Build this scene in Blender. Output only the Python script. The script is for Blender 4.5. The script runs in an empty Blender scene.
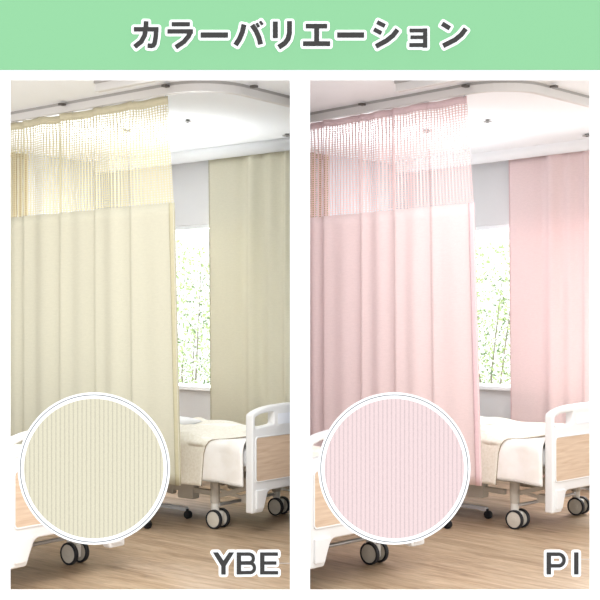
import bpy, bmesh, math, random
from mathutils import Vector, Matrix
from math import sin, cos, pi, radians, sqrt, atan2

# ------------------------------------------------------------------ camera, sky, lights, exposure
SC = bpy.context.scene
COL = SC.collection
F_PX, HORIZ, CAM_H = 1120.0, 321.0, 1.36
cam_d = bpy.data.cameras.new('camera')
cam_d.sensor_width = 36.0
cam_d.lens = F_PX / 600 * 36.0
cam_d.shift_y = (HORIZ - 300) / 600.0
cam_d.clip_end = 200
cam = bpy.data.objects.new('camera', cam_d)
COL.objects.link(cam)
cam.location = (0, 0, CAM_H)
cam.rotation_euler = (radians(90), 0, 0)
SC.camera = cam

world = bpy.data.worlds.new('bright_overcast_sky')
SC.world = world
world.use_nodes = True
bg = world.node_tree.nodes['Background']
bg.inputs[0].default_value = (.95, .975, 1.0, 1)
bg.inputs[1].default_value = 1.42

SC.view_settings.view_transform = 'Standard'
SC.view_settings.look = 'None'
SC.view_settings.gamma = 1
SC.view_settings.use_curve_mapping = False
SC.view_settings.exposure = 0.13


def area_light(name, loc, target, sx, sy, power, color=(1, 1, 1)):
    d = bpy.data.lights.new(name, 'AREA')
    d.shape = 'RECTANGLE'
    d.size, d.size_y, d.energy, d.color = sx, sy, power, color
    o = bpy.data.objects.new(name, d)
    COL.objects.link(o)
    o.location = loc
    o.rotation_euler = (Vector(target) - Vector(loc)).to_track_quat('-Z', 'Y').to_euler()
    return o


# unseen fill lights added high in front of the two rooms
FRONT_FILL_E = 172
area_light('front_fill_left', (-.5, 2.7, 4.1), (-.6, 7.4, 0.7), 2.2, 1.2, FRONT_FILL_E)
area_light('front_fill_right', (2.0, 2.7, 4.1), (1.4, 7.4, 0.7), 2.2, 1.2, FRONT_FILL_E * .30)
WINDOW_E = 95
# low fill lights added out of view, imitating bounce onto beds and walls
area_light('low_fill_left', (-.5, 3.0, .25), (-.3, 7.2, .9), .8, .9, 14)
area_light('low_fill_right', (1.9, 3.0, .25), (1.5, 7.2, .9), .8, .9, 4)
HEAD_FILL_E = 8
UP_FILL_E = 10

# ------------------------------------------------------------------ helpers


def lin(c, k=1.0):
    r = []
    for v in c:
        v = v / 255.0
        r.append(min(1.0, (v / 12.92 if v <= .04045 else ((v + .055) / 1.055) ** 2.4) * k))
    return tuple(r) + (1,)


def mat(name, col, rough=.6, metal=0.0, spec=.3, k=1.0):
    m = bpy.data.materials.new(name)
    m.use_nodes = True
    b = m.node_tree.nodes['Principled BSDF']
    b.inputs['Base Color'].default_value = lin(col, k)
    b.inputs['Roughness'].default_value = rough
    b.inputs['Metallic'].default_value = metal
    b.inputs['Specular IOR Level'].default_value = spec
    return m


def nodes(m):
    return m.node_tree.nodes, m.node_tree.links, m.node_tree.nodes['Principled BSDF']


def noisy(name, c1, c2, scale=(1, 1, 1), nscale=5, detail=4, rough=.7, bump=0.0, coord='Object', k=1.0, spec=.2,
          lo=.35, hi=.65, dist=0.0, bdist=.002):
    """two colours mixed by a stretched noise"""
    m = mat(name, c1, rough, spec=spec)
    N, L, b = nodes(m)
    tc = N.new('ShaderNodeTexCoord')
    mp = N.new('ShaderNodeMapping')
    mp.inputs['Scale'].default_value = scale
    nz = N.new('ShaderNodeTexNoise')
    nz.inputs['Scale'].default_value = nscale
    nz.inputs['Detail'].default_value = detail
    nz.inputs['Distortion'].default_value = dist
    cr = N.new('ShaderNodeValToRGB')
    cr.color_ramp.elements[0].position = lo
    cr.color_ramp.elements[1].position = hi
    cr.color_ramp.elements[0].color = lin(c1, k)
    cr.color_ramp.elements[1].color = lin(c2, k)
    L.new(tc.outputs[coord], mp.inputs[0])
    L.new(mp.outputs[0], nz.inputs[0])
    L.new(nz.outputs[0], cr.inputs[0])
    L.new(cr.outputs[0], b.inputs['Base Color'])
    if bump:
        bp = N.new('ShaderNodeBump')
        bp.inputs['Strength'].default_value = bump
        bp.inputs['Distance'].default_value = bdist
        L.new(nz.outputs[0], bp.inputs['Height'])
        L.new(bp.outputs[0], b.inputs['Normal'])
    return m


def fabric(name, col, trans=.25, k=1.0, weave=.035):
    """woven curtain cloth: thread pattern in UV metres, lets some light through"""
    m = mat(name, col, .95, spec=.05)
    N, L, b = nodes(m)
    tc = N.new('ShaderNodeTexCoord')
    mp = N.new('ShaderNodeMapping')
    mp.inputs['Scale'].default_value = (110, 130, 1)
    nz = N.new('ShaderNodeTexNoise')
    nz.inputs['Scale'].default_value = 1.0
    nz.inputs['Detail'].default_value = 3
    mp2 = N.new('ShaderNodeMapping')
    mp2.inputs['Scale'].default_value = (30, 90, 1)
    nz2 = N.new('ShaderNodeTexNoise')
    nz2.inputs['Scale'].default_value = 1.0
    L.new(tc.outputs['UV'], mp.inputs[0])
    L.new(tc.outputs['UV'], mp2.inputs[0])
    L.new(mp.outputs[0], nz.inputs[0])
    L.new(mp2.outputs[0], nz2.inputs[0])
    ad = N.new('ShaderNodeMath')
    ad.operation = 'ADD'
    L.new(nz.outputs[0], ad.inputs[0])
    L.new(nz2.outputs[0], ad.inputs[1])
    cr = N.new('ShaderNodeMapRange')
    cr.inputs[1].default_value = .65
    cr.inputs[2].default_value = 1.35
    cr.inputs[3].default_value = 1 - weave
    cr.inputs[4].default_value = 1 + weave
    L.new(ad.outputs[0], cr.inputs[0])
    mx = N.new('ShaderNodeVectorMath')
    mx.operation = 'SCALE'
    mx.inputs[0].default_value = lin(col, k)[:3]
    L.new(cr.outputs[0], mx.inputs['Scale'])
    L.new(mx.outputs[0], b.inputs['Base Color'])
    tr = N.new('ShaderNodeBsdfTranslucent')
    L.new(mx.outputs[0], tr.inputs['Color'])
    ms = N.new('ShaderNodeMixShader')
    ms.inputs[0].default_value = trans
    L.new(b.outputs[0], ms.inputs[1])
    L.new(tr.outputs[0], ms.inputs[2])
    L.new(ms.outputs[0], N['Material Output'].inputs[0])
    return m


def stripes(name, col, line, period, k=1.0, k2=1.0):
    """close-up cloth: vertical ribs with thin darker lines between, plus dotted weave"""
    m = mat(name, col, .9, spec=.1)
    N, L, b = nodes(m)
    tc = N.new('ShaderNodeTexCoord')
    sp = N.new('ShaderNodeSeparateXYZ')
    L.new(tc.outputs['Object'], sp.inputs[0])

    def math(op, a, c=None):
        n = N.new('ShaderNodeMath')
        n.operation = op
        for i, v in enumerate((a, c)):
            if v is None:
                continue
            if isinstance(v, (int, float)):
                n.inputs[i].default_value = v
            else:
                L.new(v, n.inputs[i])
        return n.outputs[0]
    fx = math('FRACT', math('MULTIPLY', sp.outputs[0], 1 / period))
    tri = math('ABSOLUTE', math('SUBTRACT', fx, .5))          # 0 centre, .5 at the line
    mp = N.new('ShaderNodeMapping')
    mp.inputs['Scale'].default_value = (30, 30, 9)
    nz = N.new('ShaderNodeTexNoise')
    nz.inputs['Scale'].default_value = 14
    nz.inputs['Detail'].default_value = 5
    L.new(tc.outputs['Object'], mp.inputs[0])
    L.new(mp.outputs[0], nz.inputs[0])
    s = math('ADD', tri, math('MULTIPLY', math('SUBTRACT', nz.outputs[0], .5), .25))
    cr = N.new('ShaderNodeValToRGB')
    e = cr.color_ramp.elements
    e[0].position, e[0].color = .30, lin(col, k)
    e[1].position, e[1].color = .47, lin(line, k2)
    L.new(s, cr.inputs[0])
    mp3 = N.new('ShaderNodeMapping')
    mp3.inputs['Scale'].default_value = (420, 420, 420)
    n3 = N.new('ShaderNodeTexNoise')
    n3.inputs['Scale'].default_value = 1
    L.new(tc.outputs['Object'], mp3.inputs[0])
    L.new(mp3.outputs[0], n3.inputs[0])
    rng = N.new('ShaderNodeMapRange')
    rng.inputs[1].default_value, rng.inputs[2].default_value = .3, .7
    rng.inputs[3].default_value, rng.inputs[4].default_value = .93, 1.04
    L.new(n3.outputs[0], rng.inputs[0])
    mx = N.new('ShaderNodeVectorMath')
    mx.operation = 'SCALE'
    L.new(cr.outputs[0], mx.inputs[0])
    L.new(rng.outputs[0], mx.inputs['Scale'])
    L.new(mx.outputs[0], b.inputs['Base Color'])
    return m


class MB:
    """collects shapes for ONE mesh object"""

    def __init__(s):
        s.bm = bmesh.new()
        s.uv = s.bm.loops.layers.uv.new('UVMap')
        s.smooth = False

    def _xf(s, vs, M):
        if M is not None:
            bmesh.ops.transform(s.bm, matrix=M, verts=vs)

    def box(s, x0, x1, y0, y1, z0, z1, bev=0, seg=2, M=None):
        r = bmesh.ops.create_cube(s.bm, size=1)
        vs = r['verts']
        for v in vs:
            v.co = Vector((x0 + (v.co.x + .5) * (x1 - x0), y0 + (v.co.y + .5) * (y1 - y0), z0 + (v.co.z + .5) * (z1 - z0)))
        s._xf(vs, M)
        if bev:
            es = list({e for v in vs for e in v.link_edges})
            bmesh.ops.bevel(s.bm, geom=es, offset=bev, segments=seg, affect='EDGES', profile=.5)
        return s

    def bar(s, p0, p1, w, h, bev=0):
        p0, p1 = Vector(p0), Vector(p1)
        d = p1 - p0
        q = d.to_track_quat('X', 'Z').to_matrix().to_4x4()
        M = Matrix.Translation(p0) @ q
        return s.box(0, d.length, -w / 2, w / 2, -h / 2, h / 2, bev, M=M)

    def cyl(s, p0, p1, r, n=24, r2=None, bev=0):
        p0, p1 = Vector(p0), Vector(p1)
        d = p1 - p0
        c = bmesh.ops.create_cone(s.bm, cap_ends=True, segments=n, radius1=r, radius2=r if r2 is None else r2, depth=d.length)
        M = Matrix.Translation((p0 + p1) / 2) @ d.to_track_quat('Z', 'Y').to_matrix().to_4x4()
        s._xf(c['verts'], M)
        if bev:
            es = [e for e in {e for v in c['verts'] for e in v.link_edges} if max(len(f.verts) for f in e.link_faces) > 4]
            bmesh.ops.bevel(s.bm, geom=es, offset=bev, segments=2, affect='EDGES', profile=.5)
        return s

    def tube(s, pts, r, n=10):
        pts = [Vector(p) for p in pts]
        rings = []
        for i, p in enumerate(pts):
            d = (pts[min(i + 1, len(pts) - 1)] - pts[max(i - 1, 0)]).normalized()
            q = d.to_track_quat('Z', 'Y').to_matrix()
            rr = r[i] if isinstance(r, (list, tuple)) else r
            rings.append([s.bm.verts.new(p + q @ Vector((rr * cos(2 * pi * k / n), rr * sin(2 * pi * k / n), 0))) for k in range(n)])
        for a, b in zip(rings, rings[1:]):
            for k in range(n):
                s.bm.faces.new((a[k], a[(k + 1) % n], b[(k + 1) % n], b[k]))
        s.bm.faces.new(rings[0][::-1])
        s.bm.faces.new(rings[-1])
        return s

    def sweep(s, pts, prof):
        """rectangular-ish profile [(side, up)...] swept along a path in the XY plane"""
        pts = [Vector(p) for p in pts]
        rings = []
        for i, p in enumerate(pts):
            d = (pts[min(i + 1, len(pts) - 1)] - pts[max(i - 1, 0)]).normalized()
            n = Vector((-d.y, d.x, 0))
            rings.append([s.bm.verts.new(p + n * a + Vector((0, 0, b))) for a, b in prof])
        m = len(prof)
        for a, b in zip(rings, rings[1:]):
            for k in range(m):
                s.bm.faces.new((a[k], a[(k + 1) % m], b[(k + 1) % m], b[k]))
        s.bm.faces.new(rings[0][::-1])
        s.bm.faces.new(rings[-1])
        return s

    def grid(s, fn, nu, nv, uvfn=None, thick=None):
        vs = [[s.bm.verts.new(fn(i / nu, j / nv)) for j in range(nv + 1)] for i in range(nu + 1)]
        for i in range(nu):
            for j in range(nv):
                f = s.bm.faces.new((vs[i][j], vs[i + 1][j], vs[i + 1][j + 1], vs[i][j + 1]))
                if uvfn:
                    for lp, (a, b) in zip(f.loops, ((i, j), (i + 1, j), (i + 1, j + 1), (i, j + 1))):
                        lp[s.uv].uv = uvfn(a / nu, b / nv)
        return s

    def prism(s, poly, y0, y1):
        """polygon [(x,z)] in the XZ plane, extruded from y0 to y1"""
        a = [s.bm.verts.new((x, y0, z)) for x, z in poly]
        b = [s.bm.verts.new((x, y1, z)) for x, z in poly]
        n = len(poly)
        s.bm.faces.new(a)
        s.bm.faces.new(b[::-1])
        for k in range(n):
            s.bm.faces.new((a[k], b[k], b[(k + 1) % n], a[(k + 1) % n]))
        return s

    def flat(s, poly, z0, z1):
        """polygon [(x,y)] extruded in Z"""
        a = [s.bm.verts.new((x, y, z0)) for x, y in poly]
        b = [s.bm.verts.new((x, y, z1)) for x, y in poly]
        n = len(poly)
        s.bm.faces.new(a[::-1])
        s.bm.faces.new(b)
        for k in range(n):
            s.bm.faces.new((a[k], a[(k + 1) % n], b[(k + 1) % n], b[k]))
        return s

    def build(s, name, m, parent=None, M=None, smooth=None, solid=0, recalc=True, loc=None):
        if recalc:
            bmesh.ops.recalc_face_normals(s.bm, faces=s.bm.faces)
        me = bpy.data.meshes.new(name)
        s.bm.to_mesh(me)
        s.bm.free()
        me.materials.append(m)
        if smooth:
            me.shade_smooth()
            if smooth != 'all':
                me.set_sharp_from_angle(angle=radians(smooth if smooth is not True else 38))
        o = bpy.data.objects.new(name, me)
        COL.objects.link(o)
        if parent is not None:
            o.parent = parent
        if M is not None:
            o.matrix_local = M
        if solid:
            md = o.modifiers.new('thickness', 'SOLIDIFY')
            md.thickness = solid
            md.offset = 0
        return o


def tag(o, label, cat, group=None):
    o['label'] = label
    o['category'] = cat
    if group:
        o['group'] = group
    return o


def struct(o):
    o['kind'] = 'structure'
    return o


def thing(name, label, cat, M=None, group=None):
    o = bpy.data.objects.new(name, None)
    o.empty_display_size = .1
    COL.objects.link(o)
    if M is not None:
        o.matrix_world = M
    return tag(o, label, cat, group)


def round_poly(pts, r, n=5):
    """round each corner; r may be a list"""
    out = []
    N = len(pts)
    for i in range(N):
        p0, p, p1 = (Vector(pts[k % N]) for k in (i - 1, i, i + 1))
        rr = r[i] if isinstance(r, (list, tuple)) else r
        a, b = (p0 - p), (p1 - p)
        t = min(rr, a.length * .48, b.length * .48)
        if t < 1e-5:
            out.append(tuple(p))
            continue
        A, B = p + a.normalized() * t, p + b.normalized() * t
        for k in range(n + 1):
            u = k / n
            q = A * (1 - u) ** 2 + p * 2 * u * (1 - u) + B * u ** 2
            out.append(tuple(q))
    return out


def plate(name, outlines, depth, bevel, m, parent=None, y=0.0):
    """filled 2-D shape with holes in XZ, extruded along Y from y to y+depth with rounded edges"""
    cu = bpy.data.curves.new(name, 'CURVE')
    cu.dimensions = '2D'
    cu.fill_mode = 'BOTH'
    cu.extrude = depth / 2 - bevel
    cu.bevel_depth = bevel
    cu.offset = -bevel
    cu.bevel_resolution = 3
    for pl in outlines:
        sp = cu.splines.new('POLY')
        sp.points.add(len(pl) - 1)
        for q, (x, z) in zip(sp.points, pl):
            q.co = (x, z, 0, 1)
        sp.use_cyclic_u = True
    t = bpy.data.objects.new(name, cu)
    COL.objects.link(t)
    dg = bpy.context.evaluated_depsgraph_get()
    me = bpy.data.meshes.new_from_object(t.evaluated_get(dg))
    bpy.data.objects.remove(t)
    bpy.data.curves.remove(cu)
    me.transform(Matrix.Translation((0, y + depth / 2, 0)) @ Matrix.Rotation(pi / 2, 4, 'X'))
    bm = bmesh.new()
    bm.from_mesh(me)
    bmesh.ops.remove_doubles(bm, verts=bm.verts, dist=1e-5)
    bmesh.ops.recalc_face_normals(bm, faces=bm.faces)
    bm.to_mesh(me)
    bm.free()
    me.name = name
    me.materials.clear()
    me.materials.append(m)
    me.shade_smooth()
    me.set_sharp_from_angle(angle=radians(35))
    o = bpy.data.objects.new(name, me)
    COL.objects.link(o)
    if parent is not None:
        o.parent = parent
    return o


def children(o):
    return [c for c in bpy.data.objects if c.parent == o]


def copy_tree(o, parent=None):
    kids = children(o)
    c = o.copy()
    COL.objects.link(c)
    c.parent = parent
    for k in kids:
        copy_tree(k, c)
    return c


# ------------------------------------------------------------------ materials
E = 1.0
M_white = mat('white_board', (250, 250, 250), .8, spec=.1)
M_green = mat('green_banner', (155, 219, 165), .8, spec=.1, k=.69)
M_dark = mat('dark_lettering', (76, 74, 73), .8, spec=.1, k=.66)
M_wall = mat('white_wall_paint', (220, 222, 226), .9, spec=.1)
M_wallw = mat('pale_grey_wall_paint', (219, 219, 220), .9, spec=.1)
M_ceil = mat('ceiling_paint', (246, 248, 250), .95, spec=.05)
M_rail = mat('rail_white_metal', (222, 219, 216), .4, spec=.4)
M_railg = mat('rail_grey_shadow_gap', (176, 172, 169), .5)  # grey painted in for the shadow line above the rails
M_joint = mat('rail_joint_dark', (96, 92, 88), .5)
M_plastic = mat('bed_white_plastic', (230, 230, 229), .35, spec=.4)
M_plate = mat('name_plate_pale', (232, 235, 241), .3, spec=.5)
M_frame = mat('bed_frame_greige', (190, 183, 171), .45, spec=.4)
M_tyre = mat('caster_tyre_black', (38, 40, 44), .5)
M_hub = mat('caster_hub_greige', (204, 198, 186), .5)
M_fork = mat('caster_body_white', (226, 223, 216), .4)
M_steel = mat('steel', (196, 196, 196), .3, metal=.6)
M_duvet = noisy('white_duvet_cloth', (248, 246, 243), (240, 236, 230), nscale=9, rough=.95, bump=.25, bdist=.01)
M_hem = mat('duvet_hem_grey', (176, 172, 164), .6)
M_hemd = mat('blanket_hem_brown', (160, 146, 126), .8)
M_blanket = noisy('cream_blanket_wool', (247, 243, 232), (238, 233, 219), nscale=60, rough=1.0, bump=.5, bdist=.004, spec=.05)
M_pillow = mat('pillow_cotton_white', (246, 246, 246), .95, spec=.05)
M_tan = fabric('tan_curtain_cloth', (196, 174, 140), .1)
M_tannet = mat('tan_net_thread', (190, 164, 126), .9, spec=.05)
M_spr = mat('sprinkler_white', (160, 160, 158), .5)
M_sprd = mat('sprinkler_dark_core', (80, 78, 74), .5)
M_winf = mat('window_frame_white', (235, 238, 240), .5)
M_wins = mat('window_sill_white', (244, 245, 247), .5)
M_tbl = mat('overbed_table_grey', (222, 225, 229), .4)
M_black = mat('black_rubber', (32, 34, 38), .5)
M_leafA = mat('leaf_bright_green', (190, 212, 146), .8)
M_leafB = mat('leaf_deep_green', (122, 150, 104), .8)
M_leafC = mat('leaf_overexposed_green', (246, 249, 238), .8)  # near-white colour imitates leaves overexposed by daylight
M_bark = mat('bark_grey_brown', (150, 140, 124), .9)

M_wood = noisy('pale_oak_veneer', (220, 198, 174), (198, 170, 145), scale=(2.2, 30, 34), nscale=1.6, detail=7, rough=.55, dist=.6,
               lo=.3, hi=.72)
M_glass = bpy.data.materials.new('window_glass')
M_glass.use_nodes = True
N, L = M_glass.node_tree.nodes, M_glass.node_tree.links
N.remove(N['Principled BSDF'])
t_, g_, x_ = N.new('ShaderNodeBsdfTransparent'), N.new('ShaderNodeBsdfGlossy'), N.new('ShaderNodeMixShader')
g_.inputs['Roughness'].default_value = .02
x_.inputs[0].default_value = .008
L.new(t_.outputs[0], x_.inputs[1])
L.new(g_.outputs[0], x_.inputs[2])
L.new(x_.outputs[0], N['Material Output'].inputs[0])


def floor_material():
    m = mat('light_oak_floor_boards', (205, 180, 155), .45, spec=.3)
    N, L, b = nodes(m)
    tc = N.new('ShaderNodeTexCoord')
    mp = N.new('ShaderNodeMapping')
    mp.inputs['Scale'].default_value = (9.0, .9, 1)
    L.new(tc.outputs['Object'], mp.inputs[0])
    nz = N.new('ShaderNodeTexNoise')
    nz.inputs['Scale'].default_value = 1.5
    nz.inputs['Detail'].default_value = 8
    nz.inputs['Roughness'].default_value = .62
    nz.inputs['Distortion'].default_value = .9
    L.new(mp.outputs[0], nz.inputs[0])
    cr = N.new('ShaderNodeValToRGB')
    e = cr.color_ramp.elements
    e[0].position, e[0].color = .28, lin((150, 122, 94))
    e[1].position, e[1].color = .72, lin((206, 182, 153))
    x = e.new(.5)
    x.color = lin((187, 160, 131))
    L.new(nz.outputs[0], cr.inputs[0])
    # boards
    mp2 = N.new('ShaderNodeMapping')
    mp2.inputs['Rotation'].default_value = (0, 0, pi / 2)
    L.new(tc.outputs['Object'], mp2.inputs[0])
    br = N.new('ShaderNodeTexBrick')
    br.inputs['Scale'].default_value = 1
    br.inputs['Brick Width'].default_value = 1.8
    br.inputs['Row Height'].default_value = .15
    br.inputs['Mortar Size'].default_value = .0015
    br.inputs['Mortar Smooth'].default_value = .4
    br.inputs['Color1'].default_value = (.93, .93, .93, 1)
    br.inputs['Color2'].default_value = (1.0, 1.0, 1.0, 1)
    br.inputs['Mortar'].default_value = (.78, .75, .72, 1)
    L.new(mp2.outputs[0], br.inputs[0])
    mx = N.new('ShaderNodeVectorMath')
    mx.operation = 'MULTIPLY'
    L.new(cr.outputs[0], mx.inputs[0])
    L.new(br.outputs[0], mx.inputs[1])
    # fine dark pores
    mp3 = N.new('ShaderNodeMapping')
    mp3.inputs['Scale'].default_value = (75, 8, 1)
    L.new(tc.outputs['Object'], mp3.inputs[0])
    n3 = N.new('ShaderNodeTexNoise')
    n3.inputs['Scale'].default_value = 1
    n3.inputs['Detail'].default_value = 3
    L.new(mp3.outputs[0], n3.inputs[0])
    rg = N.new('ShaderNodeMapRange')
    rg.inputs[1].default_value, rg.inputs[2].default_value = .3, .6
    rg.inputs[3].default_value, rg.inputs[4].default_value = .78, 1.05
    L.new(n3.outputs[0], rg.inputs[0])
    m2 = N.new('ShaderNodeVectorMath')
    m2.operation = 'SCALE'
    L.new(mx.outputs[0], m2.inputs[0])
    L.new(rg.outputs[0], m2.inputs['Scale'])
    L.new(m2.outputs[0], b.inputs['Base Color'])
    return m


M_floor = floor_material()

# ------------------------------------------------------------------ the display wall with its two openings
BY = 2.5                                  # distance of the display wall
K = BY / F_PX


def bx(px):
    return (px - 300) * K


def bz(py):
    return CAM_H - (py - HORIZ) * K


board_mb = MB()
T = .004
for a, b, c, d in ((-50, 10, 80, 590), (290, 310, 80, 590), (590, 650, 80, 590), (-50, 650, -40, 80), (-50, 650, 590, 930)):
    board_mb.box(bx(a), bx(b), BY, BY + T, bz(d), bz(c))
struct(board_mb.build('wall_front', M_white))


# lettering: polylines in picture units, stroke width; flat ends
def stroke_poly(pts, w):
    pts = [Vector(p) for p in pts]
    L_, R_ = [], []
    for i, p in enumerate(pts):
        if i == 0:
            n = (pts[1] - p).normalized()
            n = Vector((-n.y, n.x))
            s = 1
        elif i == len(pts) - 1:
            n = (p - pts[i - 1]).normalized()
            n = Vector((-n.y, n.x))
            s = 1
        else:
            a, b = (p - pts[i - 1]).normalized(), (pts[i + 1] - p).normalized()
            n = Vector((-(a.y + b.y), a.x + b.x)).normalized()
            s = 1 / max(.5, n.dot(Vector((-a.y, a.x))))
        L_.append(p + n * w / 2 * s)
        R_.append(p - n * w / 2 * s)
    return L_, R_


def letter(name, strokes, parent, y_face, off=2.6, label=None, thick=.0015, plate_y=None):
    """dark glyph with a rounded white outline behind it"""
    d, o = MB(), MB()
    lay = [0]

    def nxt():
        lay[0] += 1
        return lay[0] * 6e-6
    for pts, w in strokes:
        if w == 0:                          # a plain polygon
            d.prism([(bx(x), bz(y)) for x, y in pts], y_face - 2 * thick - nxt(), y_face - thick - 4e-4)
            for q0, q1 in zip(pts, pts[1:] + pts[:1]):
                A, B = stroke_poly([q0, q1], 2 * off)
                o.prism([(bx(v.x), bz(v.y)) for v in (A[0], A[1], B[1], B[0])], y_face - thick + nxt(), y_face)
                o.prism([(bx(q0[0] + off * cos(k * pi / 8)), bz(q0[1] + off * sin(k * pi / 8))) for k in range(16)], y_face - thick + nxt(), y_face)
            o.prism([(bx(x), bz(y)) for x, y in pts], y_face - thick + nxt(), y_face)
            continue
        L_, R_ = stroke_poly(pts, w)
        for i in range(len(L_) - 1):
            q = [L_[i], L_[i + 1], R_[i + 1], R_[i]]
            P = [(bx(v.x), bz(v.y)) for v in q]
            d.prism(P, y_face - 2 * thick - nxt(), y_face - thick - 4e-4)
        A, B = stroke_poly(pts, w + 2 * off)
        # outline: widened strip and a round disc at every corner of the stroke
        for i in range(len(A) - 1):
            P = [(bx(v.x), bz(v.y)) for v in (A[i], A[i + 1], B[i + 1], B[i])]
            o.prism(P, y_face - thick + nxt(), y_face)
        for side in (L_, R_):
            for v in (side[0], side[-1]):
                o.prism([(bx(v.x + off * cos(k * pi / 8)), bz(v.y + off * sin(k * pi / 8))) for k in range(16)], y_face - thick + nxt(), y_face)
        for e0, e1, nb in ((L_[0], R_[0], pts[1]), (L_[-1], R_[-1], pts[-2])):
            t = ((e0 + e1) / 2 - Vector(nb)).normalized() * off
            P = [(bx(v.x), bz(v.y)) for v in (e0, e0 + t, e1 + t, e1)]
            o.prism(P, y_face - thick + nxt(), y_face)
    g = d.build(name, M_dark, parent)
    b = o.build('white_outline', M_white, g)
    return g


def Z(x0, pts, y0=10, s=8.0):
    return [(x0 + x / s, y0 + y / s) for x, y in pts]


banner = thing('header_banner', 'green header banner with dark katakana lettering above both openings', 'banner')
MB().box(bx(-50), bx(650), BY - .004, BY - .0002, bz(70), bz(-38)).build('green_panel', M_green, banner)
G = []
a = 128
G.append(('katakana_ka', [(Z(a, [(148, 96), (146, 150), (137, 205), (110, 258), (56, 300)]), 4.7), (Z(a, [(50, 160), (247, 160)]), 4.4),
                          (Z(a, [(229, 160), (225, 215), (216, 272), (205, 289), (190, 293), (160, 290)]), 4.5)]))
G.append(('katakana_ra', [(Z(a, [(352, 120), (497, 120)]), 4.2), (Z(a, [(318, 177), (522, 177)]), 4.3),
                          (Z(a, [(505, 172), (487, 215), (450, 260), (384, 304)]), 4.6)]))
a = 195
G.append(('long_vowel_mark', [(Z(a, [(47, 206), (265, 206)]), 5.3)]))
G.append(('katakana_ba', [(Z(a, [(393, 122), (380, 182), (358, 235), (325, 286)]), 5.0), (Z(a, [(458, 126), (490, 175), (512, 225), (526, 280)]), 5.0),
                          (Z(a, [(493, 112), (512, 143)]), 2.7), (Z(a, [(521, 96), (541, 124)]), 2.7)]))
a = 262
G.append(('katakana_ri', [(Z(a, [(107, 98), (107, 231)]), 5.0), (Z(a, [(220, 95), (220, 190), (209, 235), (184, 270), (134, 304)]), 5.0)]))
G.append(('katakana_e', [(Z(a, [(350, 135), (521, 135)]), 4.6), (Z(a, [(437, 135), (437, 275)]), 5.0), (Z(a, [(328, 275), (545, 275)]), 4.8)]))
a = 330
G.append(('long_vowel_mark', [(Z(a, [(56, 206), (272, 206)]), 5.3)]))
G.append(('katakana_shi', [(Z(a, [(375, 103), (438, 134)]), 4.2), (Z(a, [(350, 160), (410, 192)]), 4.2),
                           (Z(a, [(538, 163), (502, 210), (452, 250), (366, 297)]), 4.8)]))
a = 398
G.append(('katakana_small_yo', [(Z(a, [(90, 170), (232, 170)]), 3.8), (Z(a, [(97, 224), (225, 224)]), 3.6), (Z(a, [(88, 286), (232, 286)]), 4.0),
                                (Z(a, [(215, 153), (215, 307)]), 4.2)]))
G.append(('katakana_n', [(Z(a, [(350, 115), (412, 153)]), 4.6), (Z(a, [(539, 156), (502, 205), (452, 245), (358, 292)]), 4.8)]))
for nm, st in G:
    letter(nm, st, banner, BY - .004)


def arc(cx, cy, rx, ry, a0, a1, n=10):
    return [(cx + rx * cos(radians(a0 + (a1 - a0) * k / n)), cy + ry * sin(radians(a0 + (a1 - a0) * k / n))) for k in range(n + 1)]


YF = BY - .002
sign = thing('colour_code_sign', 'dark letters YBE with white outline, lower right of the left opening', 'sign', group=None)
letter('letter_y', [([(213.0, 552), (218.2, 552), (225.8, 563.5), (225.8, 565.6), (221.4, 565.6)], 0), ([(229.1, 552), (234.2, 552), (225.8, 565.6), (221.4, 565.6), (221.4, 563.5)], 0), ([(223.6, 564), (223.6, 574.1)], 4.4)], sign, YF)
letter('letter_b', [([(239.0, 552), (239.0, 574)], 4.4), ([(238, 553.7), (249.5, 553.7)] + arc(249.5, 558.1, 4.0, 4.3, -80, 80) + [(238, 562.5)], 3.3),
                    ([(238, 562.7), (250, 562.7)] + arc(250, 567.4, 4.6, 4.8, -80, 80) + [(238, 572.3)], 3.3)], sign, YF)
letter('letter_e', [([(262.3, 552), (262.3, 574)], 4.4), ([(261, 553.7), (278, 553.7)], 3.4), ([(261, 562.6), (276.5, 562.6)], 3.3),
                    ([(261, 572.3), (278.2, 572.3)], 3.4)], sign, YF)
MB().cyl((bx(279), YF - .0006, bz(563)), (bx(291), YF - .0006, bz(563)), .0005, 8).build('mounting_pin', M_steel, sign)
sign = thing('colour_code_sign', 'dark letters PI with white outline, lower right of the right opening', 'sign', group=None)
letter('letter_p', [([(548.4, 552), (548.4, 574)], 4.4), ([(547, 553.8), (558, 553.8)] + arc(558, 559.6, 5.6, 5.9, -80, 80) + [(547, 565.4)], 3.5)], sign, YF)
letter('letter_i', [([(575.8, 552), (575.8, 574)], 4.4)], sign, YF)
MB().cyl((bx(563), YF - .0006, bz(559)), (bx(591), YF - .0006, bz(559)), .0005, 8).build('mounting_pin', M_steel, sign)


def circle(cx, cy, r, n=96):
    return [(cx + r * cos(2 * pi * k / n), cy + r * sin(2 * pi * k / n)) for k in range(n)]


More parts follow.
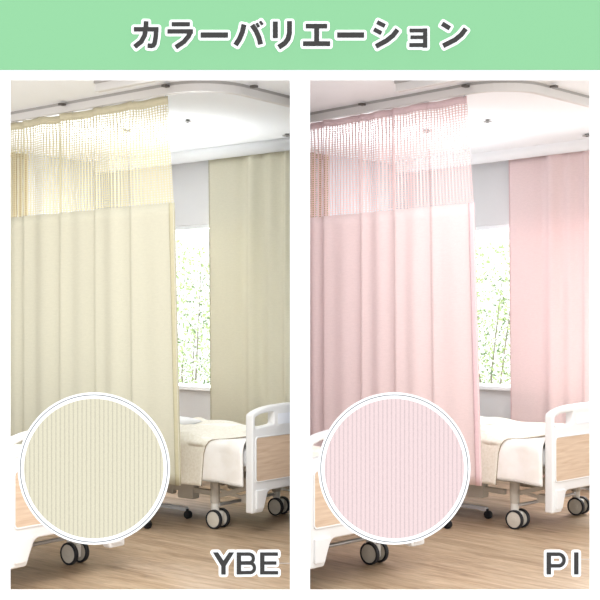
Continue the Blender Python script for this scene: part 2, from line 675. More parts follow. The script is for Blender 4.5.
def swatch(px, fab, label):
    t = thing('fabric_swatch', label, 'fabric swatch')
    cx, cz = bx(px), bz(468.3)
    o = MB()
    o.prism(circle(cx, cz, 76.0 * K), YF - .002, YF)
    o.build('white_ring', M_white, t)
    r = MB()
    for i in range(96):
        P = []
        for rad, k in ((73.9, i), (73.9, i + 1), (73.1, i + 1), (73.1, i)):
            P.append((cx + rad * K * cos(2 * pi * k / 96), cz + rad * K * sin(2 * pi * k / 96)))
        r.prism(P, YF - .0023, YF - .0019)
    r.build('grey_circle_line', mat('ring_line_grey', (96, 98, 102), .7), t)
    d = MB()
    d.prism(circle(cx, cz, 69.6 * K), YF - .003, YF - .0019)
    d.build('ribbed_cloth', fab, t)
    MB().cyl((bx(px - 75), YF - .001, cz), (bx(px - 84.8), YF - .001, cz), .0007, 8).build('mounting_pin', M_white, t)
    return t


swatch(94.2, stripes('cream_ribbed_cloth', (236, 229, 203), (212, 204, 182), 4.35 * K, .71, .69),
       'round swatch of cream ribbed curtain cloth in a white ring, left opening')
swatch(394.2, stripes('pink_ribbed_cloth', (249, 224, 223), (226, 203, 203), 4.35 * K, .71, .69),
       'round swatch of pink ribbed curtain cloth in a white ring, right opening')

# ------------------------------------------------------------------ the partition between the two rooms
PT = .02
struct(MB().box(-PT, PT, BY + T + .002, 9.36, 0, 2.9).build('wall_middle', M_wall))


# ------------------------------------------------------------------ room builder
class Room:
    def __init__(s, side, th, cu, cv, shift, **k):
        s.side, s.th = side, th
        s.__dict__.update(k)
        s.shift = shift
        c, sn = cos(th), sin(th)
        s.O = Vector((cu * sn - cv * cos(th), -cu * c - cv * sn, 0))
        s.M = Matrix.Translation(s.O) @ Matrix.Rotation(th, 4, 'Z')      # local x = v (to window), y = u (to head wall)
        s.inv = s.M.inverted()
        s.camL = s.inv @ Vector((0, 0, CAM_H))

    def ray(s, px, py):
        d = Vector(((px + s.shift - 300) / F_PX, 1, -(py - HORIZ) / F_PX))
        return s.camL, (s.inv.to_3x3() @ d)

    def on(s, px, py, axis, val):
        """point of the room plane x/y/z = val seen at that picture position, in room coordinates"""
        o, d = s.ray(px, py)
        i = 'xyz'.index(axis)
        return o + d * ((val - o[i]) / d[i])

    def local(s, X, Y):
        return s.inv @ Vector((X, Y, 0))

    def at(s, x, y, z=0, rz=0):
        return s.M @ Matrix.Translation((x, y, z)) @ Matrix.Rotation(rz, 4, 'Z')


ROOMS = [
    Room('left', .9048, -4.7482, -4.801, 0, zt=2.714, zmesh=2.069, zb=.378, U=2.961, V=2.042, zc=2.698, u1=-.270, v1=-1.391, u2=-.172,
         v2=.541, W=.761, zwh=2.169, zws=.8097, zr=2.720, railL=-.305, cu_=.396, cv_=.0925, W2=.635, zceil=2.785),
    Room('right', .7777, -4.0679, -5.4531, 300, zt=2.719, zmesh=2.071, zb=.375, U=2.612, V=2.378, zc=2.711, u1=-.2155, v1=-1.5955, u2=-.168,
         v2=.615, W=.887, zwh=2.176, zws=.8045, zr=2.725, railL=-.277, cu_=.332, cv_=.083, W2=.744, zceil=2.789),
]


def sprinkler(R, px, py, r, label, drop=.012, core=.28):
    p = R.on(px, py, 'z', R.zceil - drop)
    t = thing('ceiling_sprinkler', label, 'sprinkler', R.at(p.x, p.y, 0), None)
    z = R.zceil
    MB().cyl((0, 0, z - drop), (0, 0, z), r * .45, 20).build('sprinkler_body', M_spr, t, smooth=True)
    MB().cyl((0, 0, z - drop - .004), (0, 0, z - drop), r, 28).build('cover_disc', M_spr, t, smooth=True)
    MB().cyl((0, 0, z - drop - .009), (0, 0, z - drop - .004), r * core, 16, r2=r * core).build('sensor_core', M_sprd, t, smooth=True)
    return t


def build_room(R, fab, fabw, netm, hemm, hems, colour):
    side = R.side
    where = 'behind the %s opening' % side
    sgn = -1 if side == 'left' else 1
    inv = R.inv
    start = set(bpy.data.objects)
    # ---- shell
    if side == 'left':
        world_floor = [(-4.6, 2.2), (-PT, 2.2)]
    else:
        world_floor = [(4.6, 2.2), (PT, 2.2)]
    WT = .14
    U, V = R.U, R.V + .16                 # the real window wall stands behind the ceiling's dropped edge
    # find where the wall lines reach the partition or a generous outer end
    yend_w = -1.7 if side == 'left' else -2.6      # window wall's near end (local y)
    xend_h = -3.2                                   # head wall's near end (local x)
    if side == 'left':
        # window wall reaches the partition x_world = -PT
        yend_w = (-PT - R.O.x - V * cos(R.th)) / (-sin(R.th))
    else:
        # head wall reaches the partition
        xend_h = (PT - R.O.x + U * sin(R.th)) / cos(R.th)
    cornerW = R.M @ Vector((V, U, 0))
    wW = R.M @ Vector((V, yend_w, 0))
    wH = R.M @ Vector((xend_h, U, 0))
    if side == 'left':
        poly = [(-4.8, 2.2), (-PT, 2.2), (wW.x, wW.y), (cornerW.x, cornerW.y), (wH.x, wH.y), (-4.8, wH.y - 1)]
        cpoly = [(-4.8, 6.2), (-PT, 6.2)] + poly[2:5] + [(-4.8, wH.y - 1)]
    else:
        poly = [(PT, 2.2), (4.8, 2.2), (4.8, wW.y - .2), (wW.x, wW.y), (cornerW.x, cornerW.y), (wH.x, wH.y)]
        cpoly = [(PT, 6.2), (4.8, 6.2)] + poly[2:]

    def loc(pl):
        return [tuple((inv @ Vector((x, y, 0)))[:2]) for x, y in pl]
    o = MB().flat(loc(poly), -.05, 0).build('floor', M_floor, M=R.M)
    struct(o)
    struct(MB().flat(loc(cpoly), R.zceil, R.zceil + .06).build('ceiling', M_ceil, M=R.M))
    # head wall
    struct(MB().box(xend_h, V + WT, U, U + WT, 0, R.zceil).build('wall_left' if side == 'left' else 'wall_left', M_wall, M=R.M))
    # window wall with its opening
    w0 = -.35 if side == 'left' else -.9
    w0 = max(w0, yend_w + .3)
    w1 = R.on(135, 300, 'x', V).y
    zs, zh = R.on(193, 386, 'x', V - .03).z, R.on(193, 225, 'x', V).z
    m = MB()
    m.box(V, V + WT, yend_w, w0, 0, R.zceil).box(V, V + WT, w1, U, 0, R.zceil)
    m.box(V, V + WT, w0, w1, 0, zs - .03).box(V, V + WT, w0, w1, zh, R.zceil)
    struct(m.build('wall_back', M_wallw, M=R.M))
    # baseboards
    struct(MB().box(xend_h, V - .012, U - .012, U, 0, .07).build('baseboard_left', M_plastic, M=R.M))
    struct(MB().box(V - .012, V, yend_w, U - .012, 0, .07).build('baseboard_back', M_plastic, M=R.M))
    # dropped, rounded ceiling edge in front of the window wall
    prof = [(R.V + .05, R.zceil), (R.V - .07, R.zceil)]
    for k in range(9):
        a = k / 8 * pi / 2
        prof.append((R.V - .07 + .07 * (1 - cos(a)), R.zceil - (R.zceil - R.zc) * sin(a)))
    prof.append((R.V + .02, R.zc))
    prof.append((R.V + .05, R.zc + .01))
    mm = MB()
    a_ = [mm.bm.verts.new((x, yend_w - .6, z)) for x, z in prof]
    b_ = [mm.bm.verts.new((x, U, z)) for x, z in prof]
    n = len(prof)
    mm.bm.faces.new(a_)
    mm.bm.faces.new(b_[::-1])
    for k in range(n):
        mm.bm.faces.new((a_[k], b_[k], b_[(k + 1) % n], a_[(k + 1) % n]))
    struct(mm.build('trim_1', M_ceil, M=R.M, smooth=50))
    # window: frame, mid post, glass, sill
    win = MB()
    ft = .035
    win.box(V + .02, V + .08, w0, w1, zh - ft, zh, .003).box(V + .02, V + .08, w0, w1, zs - .03, zs + .012, .003)
    win.box(V + .02, V + .08, w0, w0 + ft, zs, zh).box(V + .02, V + .08, w1 - ft, w1, zs, zh)
    wo = struct(win.build('window_1', M_winf, M=R.M))
    gl = MB().box(V + .048, V + .052, w0 + ft, w1 - ft, zs + .012, zh - ft).build('window_pane', M_glass, wo)
    MB().box(V - .05, V + .02, w0 - .03, w1 + .03, zs - .035, zs, .006).build('window_sill', M_wins, wo)
    # daylight entering at the window
    p = R.M @ Vector((V + .5, (w0 + w1) / 2, (zs + zh) / 2 + .3))
    q = R.M @ Vector((0, (w0 + w1) / 2, .3))
    area_light('window_daylight', p, q, 1.5, 1.4, WINDOW_E, (1, 1, 1))

    # fill light added at the head wall, hidden behind the curtain
    for xx in (1.15 if side == 'left' else 1.62,):
        p = R.M @ Vector((xx, U - .22, 1.75))
        q = R.M @ Vector((xx, U - 1.6, 2.75))
        area_light('bed_head_lamp', p, q, .9, .35, HEAD_FILL_E * (.4 if side == 'left' else .35), (.90, .95, 1))
    # added fill light aimed up to whiten the ceiling, hidden by the curtain
    p = R.M @ Vector((1.0, 1.45, 1.85))
    up = area_light('upward_fill', p, p + Vector((0, 0, 1)), 1.0, .5, UP_FILL_E * (1.15 if side == 'left' else .8), (.92, .96, 1))
    up.data.spread = radians(105)

    # ---- ceiling rail, bent round the foot of the bed
    zr = R.zr
    rr = .30
    path = [(0, y, zr) for y in (R.U - .05, 1.5, .6, .2)]
    cx, cy = rr, R.railL + rr
    for k in range(13):
        a = pi + k / 12 * pi / 2
        path.append((cx + rr * cos(a), cy + rr * sin(a), zr))
    path += [(x, R.railL, zr) for x in (.7, 1.2, R.V - .12)]
    rail = thing('curtain_rail', 'white curved ceiling rail carrying the %s net-topped curtain, %s' % (colour, where), 'curtain rail', R.M.copy())
    MB().sweep(path, [(-.019, 0), (-.019, .046), (.019, .046), (.019, 0), (.005, 0), (.005, .006), (-.005, .006), (-.005, 0)]).build('rail_track', M_rail, rail)
    MB().sweep(path, [(-.014, .046), (-.014, R.zceil - zr), (.014, R.zceil - zr), (.014, .046)]).build('rail_shadow_strip', M_railg, rail)  # strip coloured as the shade between track and ceiling
    for px, py in ((62, 109.5), (165.5, 91.5), (254, 92)):
        p = R.on(px, py, 'z', zr + .01)
        rot = Matrix.Translation((p.x, p.y, zr + .01)) @ Matrix.Rotation(0 if px < 170 else pi / 2, 4, 'Z')
        MB().box(-.0205, .0205, -.016, .016, .026, .040, .002).build('rail_joint', M_joint, rail, M=rot)
    # second, straight rail nearer the camera
    pe = R.on(97.5, 92, 'z', zr)
    pf = R.on(168, 77, 'z', zr)
    rail2 = thing('curtain_rail', 'short straight ceiling rail with an open end near the top edge, %s' % where, 'curtain rail', R.M.copy())
    path = [(pe.x, pe.y, zr), (pe.x, pe.y - .5, zr), (pe.x, pe.y - 1.3, zr)]
    MB().sweep(path, [(-.019, 0), (-.019, .046), (.019, .046), (.019, 0), (.005, 0), (.005, .006), (-.005, .006), (-.005, 0)]).build('rail_track', M_rail, rail2)
    MB().sweep(path, [(-.030, .046), (-.030, R.zceil - zr), (.030, R.zceil - zr), (.030, .046)]).build('rail_shadow_strip', M_railg, rail2)  # same painted shade strip on the short rail
    p = R.on(128, 81, 'z', zr + .01)
    MB().box(-.0205, .0205, -.022, .022, .026, .040, .002, M=Matrix.Translation((pe.x, p.y, zr + .01))).build('rail_joint', M_joint, rail2)

    # ---- the cubicle curtain: header band, net, cloth, side hem
    Lc = 2.3 if side == 'left' else 2.2
    zt, zm, zb = R.zt, R.zmesh, R.zb
    creases = [R.on(x, 300, 'x', 0).y for x in (3, 24, 60, 94, 130)]          # fold lines, local y
    creases.sort()

    def fold(y, z):
        """sideways offset of the cloth"""
        t = (zt - z) / (zt - zb)
        d = 0
        for k, c in enumerate(creases):
            amp = (.016, .030, .034, .034, .028, .02)[k % 6]
            x = (y - c) / .085
            # sharp on the near side of the crease, soft swell beyond it
            if x >= 0:
                d += amp * .8 * math.exp(-x * 1.1) * (1 - math.exp(-x * 12))
            else:
                d -= amp * .8 * math.exp(x * 1.1) * (1 - math.exp(x * 8))
        d += .008 * sin(y * 9 + .6 * t) + .003 * sin(y * 31)
        for c0_, c1_ in zip(creases, creases[1:]):
            if c0_ <= y < c1_:
                d += .011 * sin(pi * (y - c0_) / (c1_ - c0_)) * sin(2 * pi * (y - c0_) / (c1_ - c0_) * 1.5 + .6)
        for k in range(7):
            c = .14 + k * .29 + .05 * sin(k * 2.3)
            q = 1 - t if t < 1 else 0
            d += .012 * math.exp(-((y - c) / .05) ** 2) * max(0, 1 - t * 2.2)
        return d * (.75 + .25 * t)

    def lean(y, z):
        t = (zt - z) / (zt - zb)
        return (-.070 * t + .006 + .036 * max(0, 1 - t / .28)) * math.exp(-y / .5)

    def wave_top(y):
        return .006 * sin(y * 2 * pi / .29 + 1.0)

    cur = thing('cubicle_curtain', '%s cubicle curtain with open net top hanging beside the bed, %s' % (colour, where), 'curtain', R.M.copy())
    hb = .046
    UVf = lambda za, zb_: (lambda a, b: (a * Lc * 1.0, za + (zb_ - za) * b))

    def surf(za, zb_):
        def f(a, b):
            y = a * Lc
            z = za + (zb_ - za) * b
            return Vector((fold(y, z) + (wave_top(y) if z > zt - .1 else 0), y + lean(y, z), z + (.004 * sin(y * 2 * pi / .29) if z > zt - .1 else 0)))
        return f
    MB().grid(surf(zt - hb, zt), 240, 2, UVf(0, hb)).build('header_band', hemm, cur, smooth='all', solid=.004)
    MB().grid(surf(zb, zm), 260, 24, UVf(zb, zm)).build('cloth_panel', fab, cur, smooth='all', solid=.003)
    # side hem along the free edge, a narrow return folded back
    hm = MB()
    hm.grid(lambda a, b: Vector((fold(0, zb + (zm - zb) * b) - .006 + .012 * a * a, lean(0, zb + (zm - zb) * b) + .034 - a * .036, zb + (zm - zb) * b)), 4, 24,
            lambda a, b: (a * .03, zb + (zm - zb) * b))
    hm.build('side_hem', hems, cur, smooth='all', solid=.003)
    # net threads
    net = MB()
    zn0, zn1 = zm - .004, zt - hb + .004
    nz = 14
    dv, dh = .0245, .0150
    wv, wh = .0100, .0056
    nvt = int(Lc / dv)
    S = surf(0, 1)

    def P(y, z):
        return S(y / Lc, z)
    for i in range(nvt + 1):
        y = i * dv
        # threads lean together here and there
        sh = .0025 * sin(i * .35)
        prev = None
        for j in range(nz + 1):
            z = zn0 + (zn1 - zn0) * j / nz
            yy = y + sh * (j / nz)
            cur_ = (net.bm.verts.new(P(max(0, yy - wv / 2), z)), net.bm.verts.new(P(yy + wv / 2, z)))
            if prev:
                net.bm.faces.new((prev[0], prev[1], cur_[1], cur_[0]))
            prev = cur_
    nh = int((zn1 - zn0) / dh)
    for j in range(nh + 1):
        z = zn0 + j * dh
        prev = None
        for i in range(161):
            y = Lc * i / 160
            q = P(y, z)
            cur_ = (net.bm.verts.new(q + Vector((.0006, 0, -wh / 2))), net.bm.verts.new(q + Vector((.0006, 0, wh / 2))))
            if prev:
                net.bm.faces.new((prev[0], cur_[0], cur_[1], prev[1]))
            prev = cur_
    net.build('net_panel', netm, cur, recalc=False)
    # hooks
    for k in range(8):
        y = .03 + k * .29
        if y > Lc - .1:
            break
        MB().tube([P(y, zt - .01) + Vector((0, 0, 0)), Vector((0, y + lean(y, zt) * .5, zt + .008)), Vector((0, y, R.zr + .004))], .002, 6).build('curtain_hook', M_steel, cur)

    # ---- window curtain
    xc = R.V + .075
    e_top, e_bot = R.on(209.5, 170, 'x', xc).y, R.on(212, 420, 'x', xc).y
    ztop = R.zc + .05
    y_end = R.on(300, 300, 'x', xc).y
    fx = [R.on(x, 300, 'x', xc).y for x in (254, 271, 287.5)]

    def wc(a, b):
        z = .06 + (ztop - .06) * b
        yl = e_bot + (e_top - e_bot) * b
        y = yl + (y_end - yl) * a
        d = .006 * sin(y * 7)
        for c, A_, w_ in zip(fx, (.055, .035, .03), (.06, .05, .03)):
            d -= A_ * math.exp(-((y - c) / w_) ** 2)
        for k in range(3):
            d += .012 * math.exp(-((y - fx[0] - .13 + k * .3) / .05) ** 2)
        return Vector((xc + d, y, z))
    wl = abs(y_end - e_top)
    wcur = thing('window_curtain', '%s full-length curtain drawn in front of the window, %s' % (colour, where), 'curtain', R.M.copy())
    MB().grid(wc, 90, 30, lambda a, b: (a * wl, b * 2.6)).build('cloth_panel', fabw, wcur, smooth='all', solid=.003)
    hm = MB()
    hm.grid(lambda a, b: wc(0, b) + Vector((-.004 + a * .026, .002, 0)), 3, 24)
    hm.build('side_hem', hems, wcur, smooth='all', solid=.003)
    MB().box(xc - .012, xc + .012, max(yend_w + .02, -2.2), min(e_top + .9, U - .05), ztop, ztop + .02).build('curtain_track', M_rail, wcur)

    # ---- tan curtain gathered at the head wall
    ty = U - .10
    p = R.on(29, 162, 'y', ty)
    pl = R.on(-6, 162, 'y', ty)
    x0_, x1_ = pl.x, p.x

    def tc(za, zb_):
        return lambda a, b: Vector((x0_ + (x1_ - x0_) * a, ty + .03 * sin(a * 34) + .01 * sin(a * 80), za + (zb_ - za) * b))
    tan = thing('cubicle_curtain', 'tan net-topped curtain gathered near the far left wall, %s' % where, 'curtain', R.M.copy())
    MB().grid(tc(.4, 2.0), 90, 2, lambda a, b: (a * .6, b * 1.6)).build('cloth_panel', M_tan, tan, smooth='all', solid=.003)
    MB().grid(tc(R.zceil - .07, R.zceil - .03), 90, 1).build('header_band', M_tan, tan, smooth='all', solid=.003)
    nt = MB()
    f = tc(2.0, R.zceil - .07)
    wdt = abs(x1_ - x0_)
    for i in range(int(wdt / .012) + 1):
        a = min(1, i * .012 / wdt)
        hw = .0034 / wdt
        prev = None
        for j in range(5):
            c_ = (nt.bm.verts.new(f(a - hw, j / 4)), nt.bm.verts.new(f(a + hw, j / 4)))
            if prev:
                nt.bm.faces.new((prev[0], prev[1], c_[1], c_[0]))
            prev = c_
    for j in range(46):
        prev = None
        for i in range(91):
            q = f(i / 90, j / 45)
            c_ = (nt.bm.verts.new(q + Vector((0, 0, -.0015))), nt.bm.verts.new(q + Vector((0, 0, .0015))))
            if prev:
                nt.bm.faces.new((prev[0], c_[0], c_[1], prev[1]))
            prev = c_
    nt.build('net_panel', M_tannet, tan, recalc=False)
    MB().box(x0_, x1_, ty - .012, ty + .012, R.zceil - .028, R.zceil).build('curtain_track', M_rail, tan)

    # ---- ceiling fittings
    sprinkler(R, 127, 131.5, .040, 'small round ceiling sprinkler seen through the net, %s' % where)
    sprinkler(R, 187.5, 121.5, .030, 'small white ceiling sprinkler right of the net, %s' % where)
    sprinkler(R, 287, 135.5, .036, 'ceiling sensor near the right edge, above the window curtain, %s' % where)

    # ---- beds
    W = R.W

    def make_bed():
        bed = thing('hospital_bed', '', 'bed')
        # foot board: shell with hand holes, sloping legs
        T_ = .06
        top = [(0, .772), (.05, .792), (.12, .809), (.22, .820), (W / 2, .825), (W - .22, .820), (W - .12, .809), (W - .05, .792), (W, .772)]
        out = [(0, .148), (0, .45)] + top + [(W, .45), (W, .148), (W - .105, .148), (W - .159, .279), (.159, .279), (.105, .148)]
        rad = [.012, .01] + [.02] + [.05] * 7 + [.02] + [.01, .012, .012, .03, .03, .012]
        out = round_poly(out, rad, 4)
        hl = .215 if W < .8 else .24
        h1 = round_poly([(.028, .682), (.028, .752), (.09, .772), (hl, .778), (hl, .700)], .012, 3)
        h2 = [(W - x, z) for x, z in h1]
        wd = round_poly([(.034, .347), (.034, .622), (W - .034, .622), (W - .034, .347)], .022, 5)
        fb = plate('footboard', [out, h1, h2], T_, .010, M_plastic, bed)
        rim = [round_poly([(.026, .339), (.026, .630), (W - .026, .630), (W - .026, .339)], .026, 5), wd]
        plate('panel_rim', rim, .010, .002, M_plastic, fb, -.006)
        w_ = MB()
        w_.prism(wd, -.0025, .004)
        w_.build('wood_panel', M_wood, fb)
        plate('name_plate', [round_poly([(hl + .035, .694), (hl + .035, .764), (W - hl - .035, .764), (W - hl - .035, .694)], .01, 3)], .004, .001, M_plate, fb, -.002)
        for s_ in (0, 1):
            pl_ = [(.030, .172), (.030, .292), (.140, .292), (.098, .172)]
            if s_:
                pl_ = [(W - x, z) for x, z in pl_]
            plate('leg_cover', [round_poly(pl_, .006, 3)], .016, .003, M_plastic, fb, -.012)
        # head board
        hb_ = plate('headboard', [round_poly([(0, .15), (0, .80), (.1, .86), (W - .1, .86), (W, .80), (W, .15)], .04, 4)], .05, .01, M_plastic, bed, 2.05)
        # frame
        fr = MB()
        for x in (.09, W - .12):
            fr.box(x, x + .04, .06, 2.05, .30, .35, .004)
        for y in (.42, 1.0, 1.6):
            fr.box(.10, W - .10, y, y + .05, .30, .34, .004)
        fr.box(.05, W - .05, .06, 2.04, .40, .43, .004)
        fr.build('bed_frame', M_frame, bed)
        lf = MB()                                          # lifting linkage under the deck
        for x in (.12, W - .14):
            lf.bar((x, .58, .315), (x, .74, .205), .05, .07, .006)
            lf.bar((x, .44, .225), (x, .86, .235), .03, .035, .004)
            lf.bar((x, .80, .215), (x, 1.55, .30), .04, .06, .004)
            lf.box(x - .035, x + .035, .60, .74, .17, .30, .008)
            lf.bar((x, .10, .30), (x, .38, .215), .02, .03, .004)
            lf.bar((x, .08, .215), (x, .18, .215), .05, .055, .008)
            lf.bar((x, .16, .215), (x, .38, .25), .015, .02, .002)
        lf.build('lift_linkage', M_frame, bed)
        MB().tube([(R.cv_, R.cu_ - .03, .160), (R.cv_ + R.W2 - .08, R.cu_ - .03, .160)], .011, 10).build('brake_bar', M_steel, bed, smooth=True)
        MB().box(.02, W - .02, .07, 2.03, .43, .555, .03, 4).build('mattress', M_pillow, bed, smooth=True)
        # casters, twin wheel
        for (x, y) in ((R.cv_ + .02, R.cu_), (R.cv_ + R.W2 + .02, R.cu_), (R.cv_ + .02, 1.72), (R.cv_ + R.W2 + .02, 1.72)):
            r = .0625
            rz = radians(4)
            c0 = MB()
            c0.box(-.022, .024, -.034, .034, .035, .112, .012, 3)
            c0.cyl((-.004, .02, .10), (-.004, .02, .34), .027, 20)
            c = c0.build('caster', M_fork, bed, M=Matrix.Translation((x, y, 0)) @ Matrix.Rotation(rz, 4, 'Z'), smooth=True)
            tg = .012
            MB().cyl((0, 0, 0), (0, 0, .16), .0315, 20).build('caster_post', M_frame, c, M=Matrix.Translation((-.004, .02, .165)), smooth=True)
            for xx in (-.054, .030):
                w = MB()
                # ring tyre
                n = 40
                prof = [(0, r - .011), (0, r - .003), (.003, r), (.023, r), (.026, r - .003), (.026, r - .011)]
                rings = []
                for k in range(n):
                    a = 2 * pi * k / n
                    rings.append([w.bm.verts.new((xx + px_, rad_ * cos(a), r + rad_ * sin(a))) for px_, rad_ in prof])
                for k in range(n):
                    A, B = rings[k], rings[(k + 1) % n]
                    for j in range(len(prof)):
                        w.bm.faces.new((A[j], A[(j + 1) % len(prof)], B[(j + 1) % len(prof)], B[j]))
                w.build('tyre', M_tyre, c, smooth=True)
                MB().cyl((xx + .003, 0, r), (xx + .024, 0, r), r - .0105, 36, bev=.003).cyl((xx + .001, 0, r), (xx + .025, 0, r), .018, 24, bev=.001).build('wheel_hub', M_hub, c, smooth=True)
        return bed

    bed_a = make_bed()
    bed_b = copy_tree(bed_a)
    bed_a.matrix_world = R.at(R.v2, R.u2)
    bed_b.matrix_world = R.at(R.v1, R.u1)
    bed_a['label'] = 'far hospital bed beyond the %s curtain, %s' % (colour, where)
    bed_b['label'] = 'near hospital bed, lower left corner behind the round swatch, %s opening' % side
    for b in (bed_a, bed_b):
        b['group'] = 'hospital beds'

    # ---- bedding: white duvet, cream blanket, pillow
    rnd = random.Random(3)

    def section(s, xo, zbot, ztopp):
        """s 0..1 across the bed: left hang, top, right hang"""
        hang = ztopp - zbot
        Lw = W + 2 * xo
        r_ = .05
        tot = 2 * (hang - r_) + pi * r_ + (Lw - 2 * r_)
        d = s * tot
        if d < hang - r_:
            return (-xo, zbot + d, 1)
        d -= hang - r_
        if d < pi / 2 * r_:
            a = d / r_
            return (-xo + r_ - r_ * cos(a), ztopp - r_ + r_ * sin(a), 1 - d)
        d -= pi / 2 * r_
        if d < Lw - 2 * r_:
            return (-xo + r_ + d, ztopp, 0)
        d -= Lw - 2 * r_
        if d < pi / 2 * r_:
            a = d / r_
            return (W + xo - r_ + r_ * sin(a), ztopp - r_ + r_ * cos(a), 0)
        d -= pi / 2 * r_
        return (W + xo, ztopp - r_ - d, 0)

    def bump(x, y):
        return (.010 * sin(x * 7 + y * 4) + .008 * sin(x * 3 - y * 9 + 1) + .007 * sin(x * 17 + y * 11))

    def make_duvet(Mr, lab):
        t = thing('duvet', lab, 'duvet', Mr)

        def f(a, b):
            zbot = .325 + .02 * sin(a * 5 + .6) - .02 * (1 - a)
            x, z, h = section(b, .012, zbot, .592)
            y = .064 + a * 1.5
            w = bump(x, y)
            side_w = .006 * sin(y * 22 + z * 5) * (1 if h == 1 else 0)
            if x > W * .5:
                side_w = abs(side_w)
            return Vector((x + (side_w - .006 if x < .3 else 0) + (0 if x < .3 else 0), y, z + (w if h != 1 else 0)))
        MB().grid(f, 60, 70).build('duvet_cover', M_duvet, t, smooth='all', solid=.012)
        hm_ = MB()
        hm_.tube([f(k / 160, 0.0) + Vector((-.006, 0, 0)) for k in range(37)], .0055, 6)
        hm_.build('hem_piping', M_hem, t, smooth='all')
        return t

    def make_blanket(Mr, lab):
        t = thing('blanket', lab, 'blanket', Mr)

        def f(a, b):
            x, z, h = section(b, .032, .290, .612)
            # front edge: low on the side it hangs back, then sweeps forward over the top
            if x < .0:
                y0 = .415 - .03 * (z - .29) / .3 - .03 * max(0, (z - .5) / .11)
            else:
                y0 = .35 - .36 * min(1, x / .45) ** .8 * .8
            y0 = max(.085, y0)
            y = y0 + (1.35 - y0) * a
            w = bump(x * 1.3, y * 1.2 + .5) * 1.1
            sw = .008 * sin(y * 15 + 1)
            ridge = .022 * math.exp(-((y - .80 - x * .5) / .07) ** 2) + .02 * math.exp(-((y - .55 + x * .2) / .06) ** 2)
            return Vector((x + (sw if x < .0 and h == 1 else 0), y, z + (w + (ridge if 0 < x < W else 0) if h != 1 else 0)))
        MB().grid(f, 60, 80).build('blanket_cloth', M_blanket, t, smooth='all', solid=.014)
        hm_ = MB()
        hm_.tube([f(0, k / 60) + Vector((-.003, -.005, .0)) for k in range(50)], .0035, 6)
        hm_.build('edge_binding', M_hemd, t, smooth='all')
        return t

    def make_pillow(Mr, lab):
        p = MB()

        def f(a, b, s_):
            u_, v_ = 2 * a - 1, 2 * b - 1
            e = max(0, (1 - abs(u_) ** 2.6) * (1 - abs(v_) ** 2.6)) ** .5
            return Vector((u_ * .24, v_ * .17, s_ * .042 * e + .042))
        p.grid(lambda a, b: f(a, b, 1), 24, 20).grid(lambda a, b: f(a, b, -.9), 24, 20)
        bmesh.ops.remove_doubles(p.bm, verts=p.bm.verts, dist=1e-4)
        o = p.build('pillow', M_pillow, M=Mr, smooth='all')
        return tag(o, lab, 'pillow')

    for (bx_, by_, nm) in ((R.v2, R.u2, 'far bed'), (R.v1, R.u1, 'near left bed')):
        Mr = R.at(bx_, by_)
        make_duvet(Mr.copy(), 'white duvet hanging over the side of the %s, %s' % (nm, where))
        make_blanket(Mr.copy(), 'cream woollen blanket spread over the duvet of the %s, %s' % (nm, where))
    pp = R.on(182, 421, 'z', .66)
    make_pillow(R.at(pp.x - .03, pp.y + .15, .60, .1), 'white pillow lying on the far bed beyond the blanket, %s' % where)

    # ---- overbed table, its base seen under the curtain
    ca = R.on(187, 518.5, 'z', 0)
    cb = R.on(146.5, 528.5, 'z', 0)
    ot = thing('overbed_table', 'grey wheeled overbed table under the %s curtain, %s' % (colour, where), 'table', R.M.copy())
    ar = MB()
    for c in (ca, cb):
        ar.box(c.x - .02, c.x + .02, c.y + .0, c.y + .60, .055, .08, .006)
        ar.bar((c.x, c.y - .0, .062), (c.x, c.y + .06, .062), .034, .022, .005)
    ar.box(cb.x - .02, ca.x + .02, ca.y + .34, ca.y + .39, .06, .085, .006)
    ar.build('base_arms', M_tbl, ot)
    for c in (ca, cb):
        for y in (c.y - .01, c.y + .56):
            cs = MB()
            cs.cyl((c.x - .017, y, .028), (c.x + .017, y, .028), .028, 20, bev=.004)
            cs.cyl((c.x, y + .01, .03), (c.x, y + .01, .066), .012, 10)
            cs.build('caster', M_black, ot, smooth=True)
    xcol = min((ca.x + cb.x) / 2 - .1, R.v2 - .075)
    MB().box(xcol - .025, xcol + .025, ca.y + .34, ca.y + .39, .08, .86, .006).build('column', M_tbl, ot)
    MB().box(xcol - .06, xcol + .34, ca.y + .36, ca.y + .80, .86, .885, .008).build('tabletop', M_wood, ot)

    # ---- tree outside the window
    tr_p = R.ray(193, 300)
    dist = (V + 2.2 - R.camL.x) / tr_p[1].x
    c = R.camL + tr_p[1] * dist
    tree = thing('garden_tree', 'pale green leafy tree outside the window, %s' % where, 'tree', R.M @ Matrix.Translation((c.x, c.y, 0)))
    rt = random.Random(11 if side == 'left' else 12)
    bk = MB()
    for k in range(7):
        a = rt.uniform(-.6, .6)
        top_ = Vector((rt.uniform(-.3, .3), a * 1.8, rt.uniform(1.1, 2.2)))
        pts = [Vector((0, a * .3, -.2)), Vector((rt.uniform(-.1, .1), a * .9, .75)), top_]
        bk.tube(pts, [.014, .009, .003], 6)
    bk.build('branches', M_bark, tree, smooth='all')
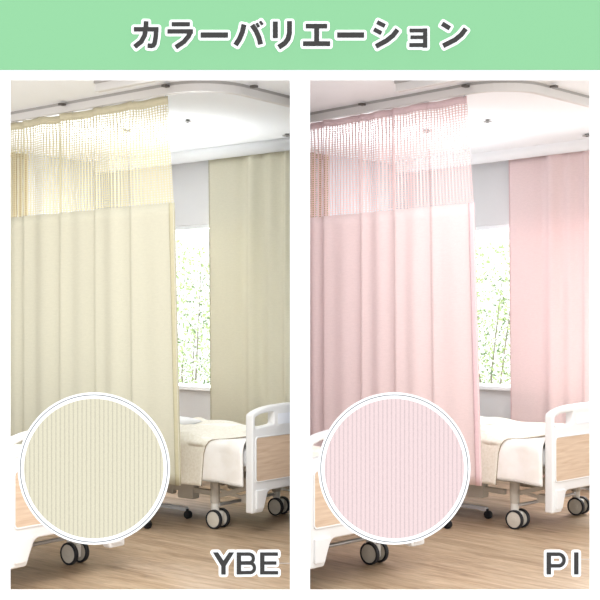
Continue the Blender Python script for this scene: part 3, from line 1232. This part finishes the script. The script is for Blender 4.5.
    for mtl, cnt, zlo, zhi, nm in ((M_leafC, 4200, .55, 2.45, 'foliage'), (M_leafA, 2600, .5, 2.2, 'foliage'), (M_leafB, 1400, .3, 2.0, 'foliage')):
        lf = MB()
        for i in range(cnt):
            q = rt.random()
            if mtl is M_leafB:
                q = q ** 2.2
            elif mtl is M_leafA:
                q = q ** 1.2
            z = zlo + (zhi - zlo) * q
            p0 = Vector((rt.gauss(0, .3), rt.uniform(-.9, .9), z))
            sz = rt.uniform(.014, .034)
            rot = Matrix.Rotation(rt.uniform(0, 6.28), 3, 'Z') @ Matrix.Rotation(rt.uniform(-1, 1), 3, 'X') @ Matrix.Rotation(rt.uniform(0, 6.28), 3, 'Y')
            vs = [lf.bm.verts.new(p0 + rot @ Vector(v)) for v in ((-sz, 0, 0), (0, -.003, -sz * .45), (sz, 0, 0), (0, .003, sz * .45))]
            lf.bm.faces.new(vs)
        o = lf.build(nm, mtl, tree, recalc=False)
        o['kind'] = 'stuff'

    # ---- everything of this room ends at the partition
    bpy.context.view_layer.update()
    xp = sgn * (PT + .0015)
    for o in [o for o in bpy.data.objects if o not in start and o.type == 'MESH']:
        if o.name.startswith(('wall_', 'floor', 'ceiling', 'baseboard', 'window_')) and o.get('kind') == 'structure' and not o.name.startswith('ceiling_'):
            continue
        mw = o.matrix_world
        xs = [(mw @ v.co).x * sgn for v in o.data.vertices]
        if not xs or min(xs) >= abs(xp):
            continue
        if max(xs) <= abs(xp):
            bpy.data.objects.remove(o)
            continue
        if o.data.users > 1:
            o.data = o.data.copy()
        bm = bmesh.new()
        bm.from_mesh(o.data)
        im = mw.inverted()
        co = im @ Vector((xp, 0, 0))
        no = (im.to_3x3() @ Vector((-sgn, 0, 0))).normalized()
        r = bmesh.ops.bisect_plane(bm, geom=bm.verts[:] + bm.edges[:] + bm.faces[:], plane_co=co, plane_no=no, clear_outer=True, dist=1e-5)
        ed = [e for e in r['geom_cut'] if isinstance(e, bmesh.types.BMEdge)]
        if not o.name.startswith(('cloth', 'net', 'header', 'duvet', 'blanket', 'side')):
            bmesh.ops.holes_fill(bm, edges=ed, sides=0)
        bm.to_mesh(o.data)
        bm.free()


hem_y = fabric('cream_hem', (220, 212, 184), .1)
hem_p = fabric('pink_hem', (240, 214, 216), .1)
build_room(ROOMS[0], fabric('cream_curtain_cloth', (208, 204, 184), .18), fabric('cream_window_curtain_cloth', (216, 212, 192), .12),
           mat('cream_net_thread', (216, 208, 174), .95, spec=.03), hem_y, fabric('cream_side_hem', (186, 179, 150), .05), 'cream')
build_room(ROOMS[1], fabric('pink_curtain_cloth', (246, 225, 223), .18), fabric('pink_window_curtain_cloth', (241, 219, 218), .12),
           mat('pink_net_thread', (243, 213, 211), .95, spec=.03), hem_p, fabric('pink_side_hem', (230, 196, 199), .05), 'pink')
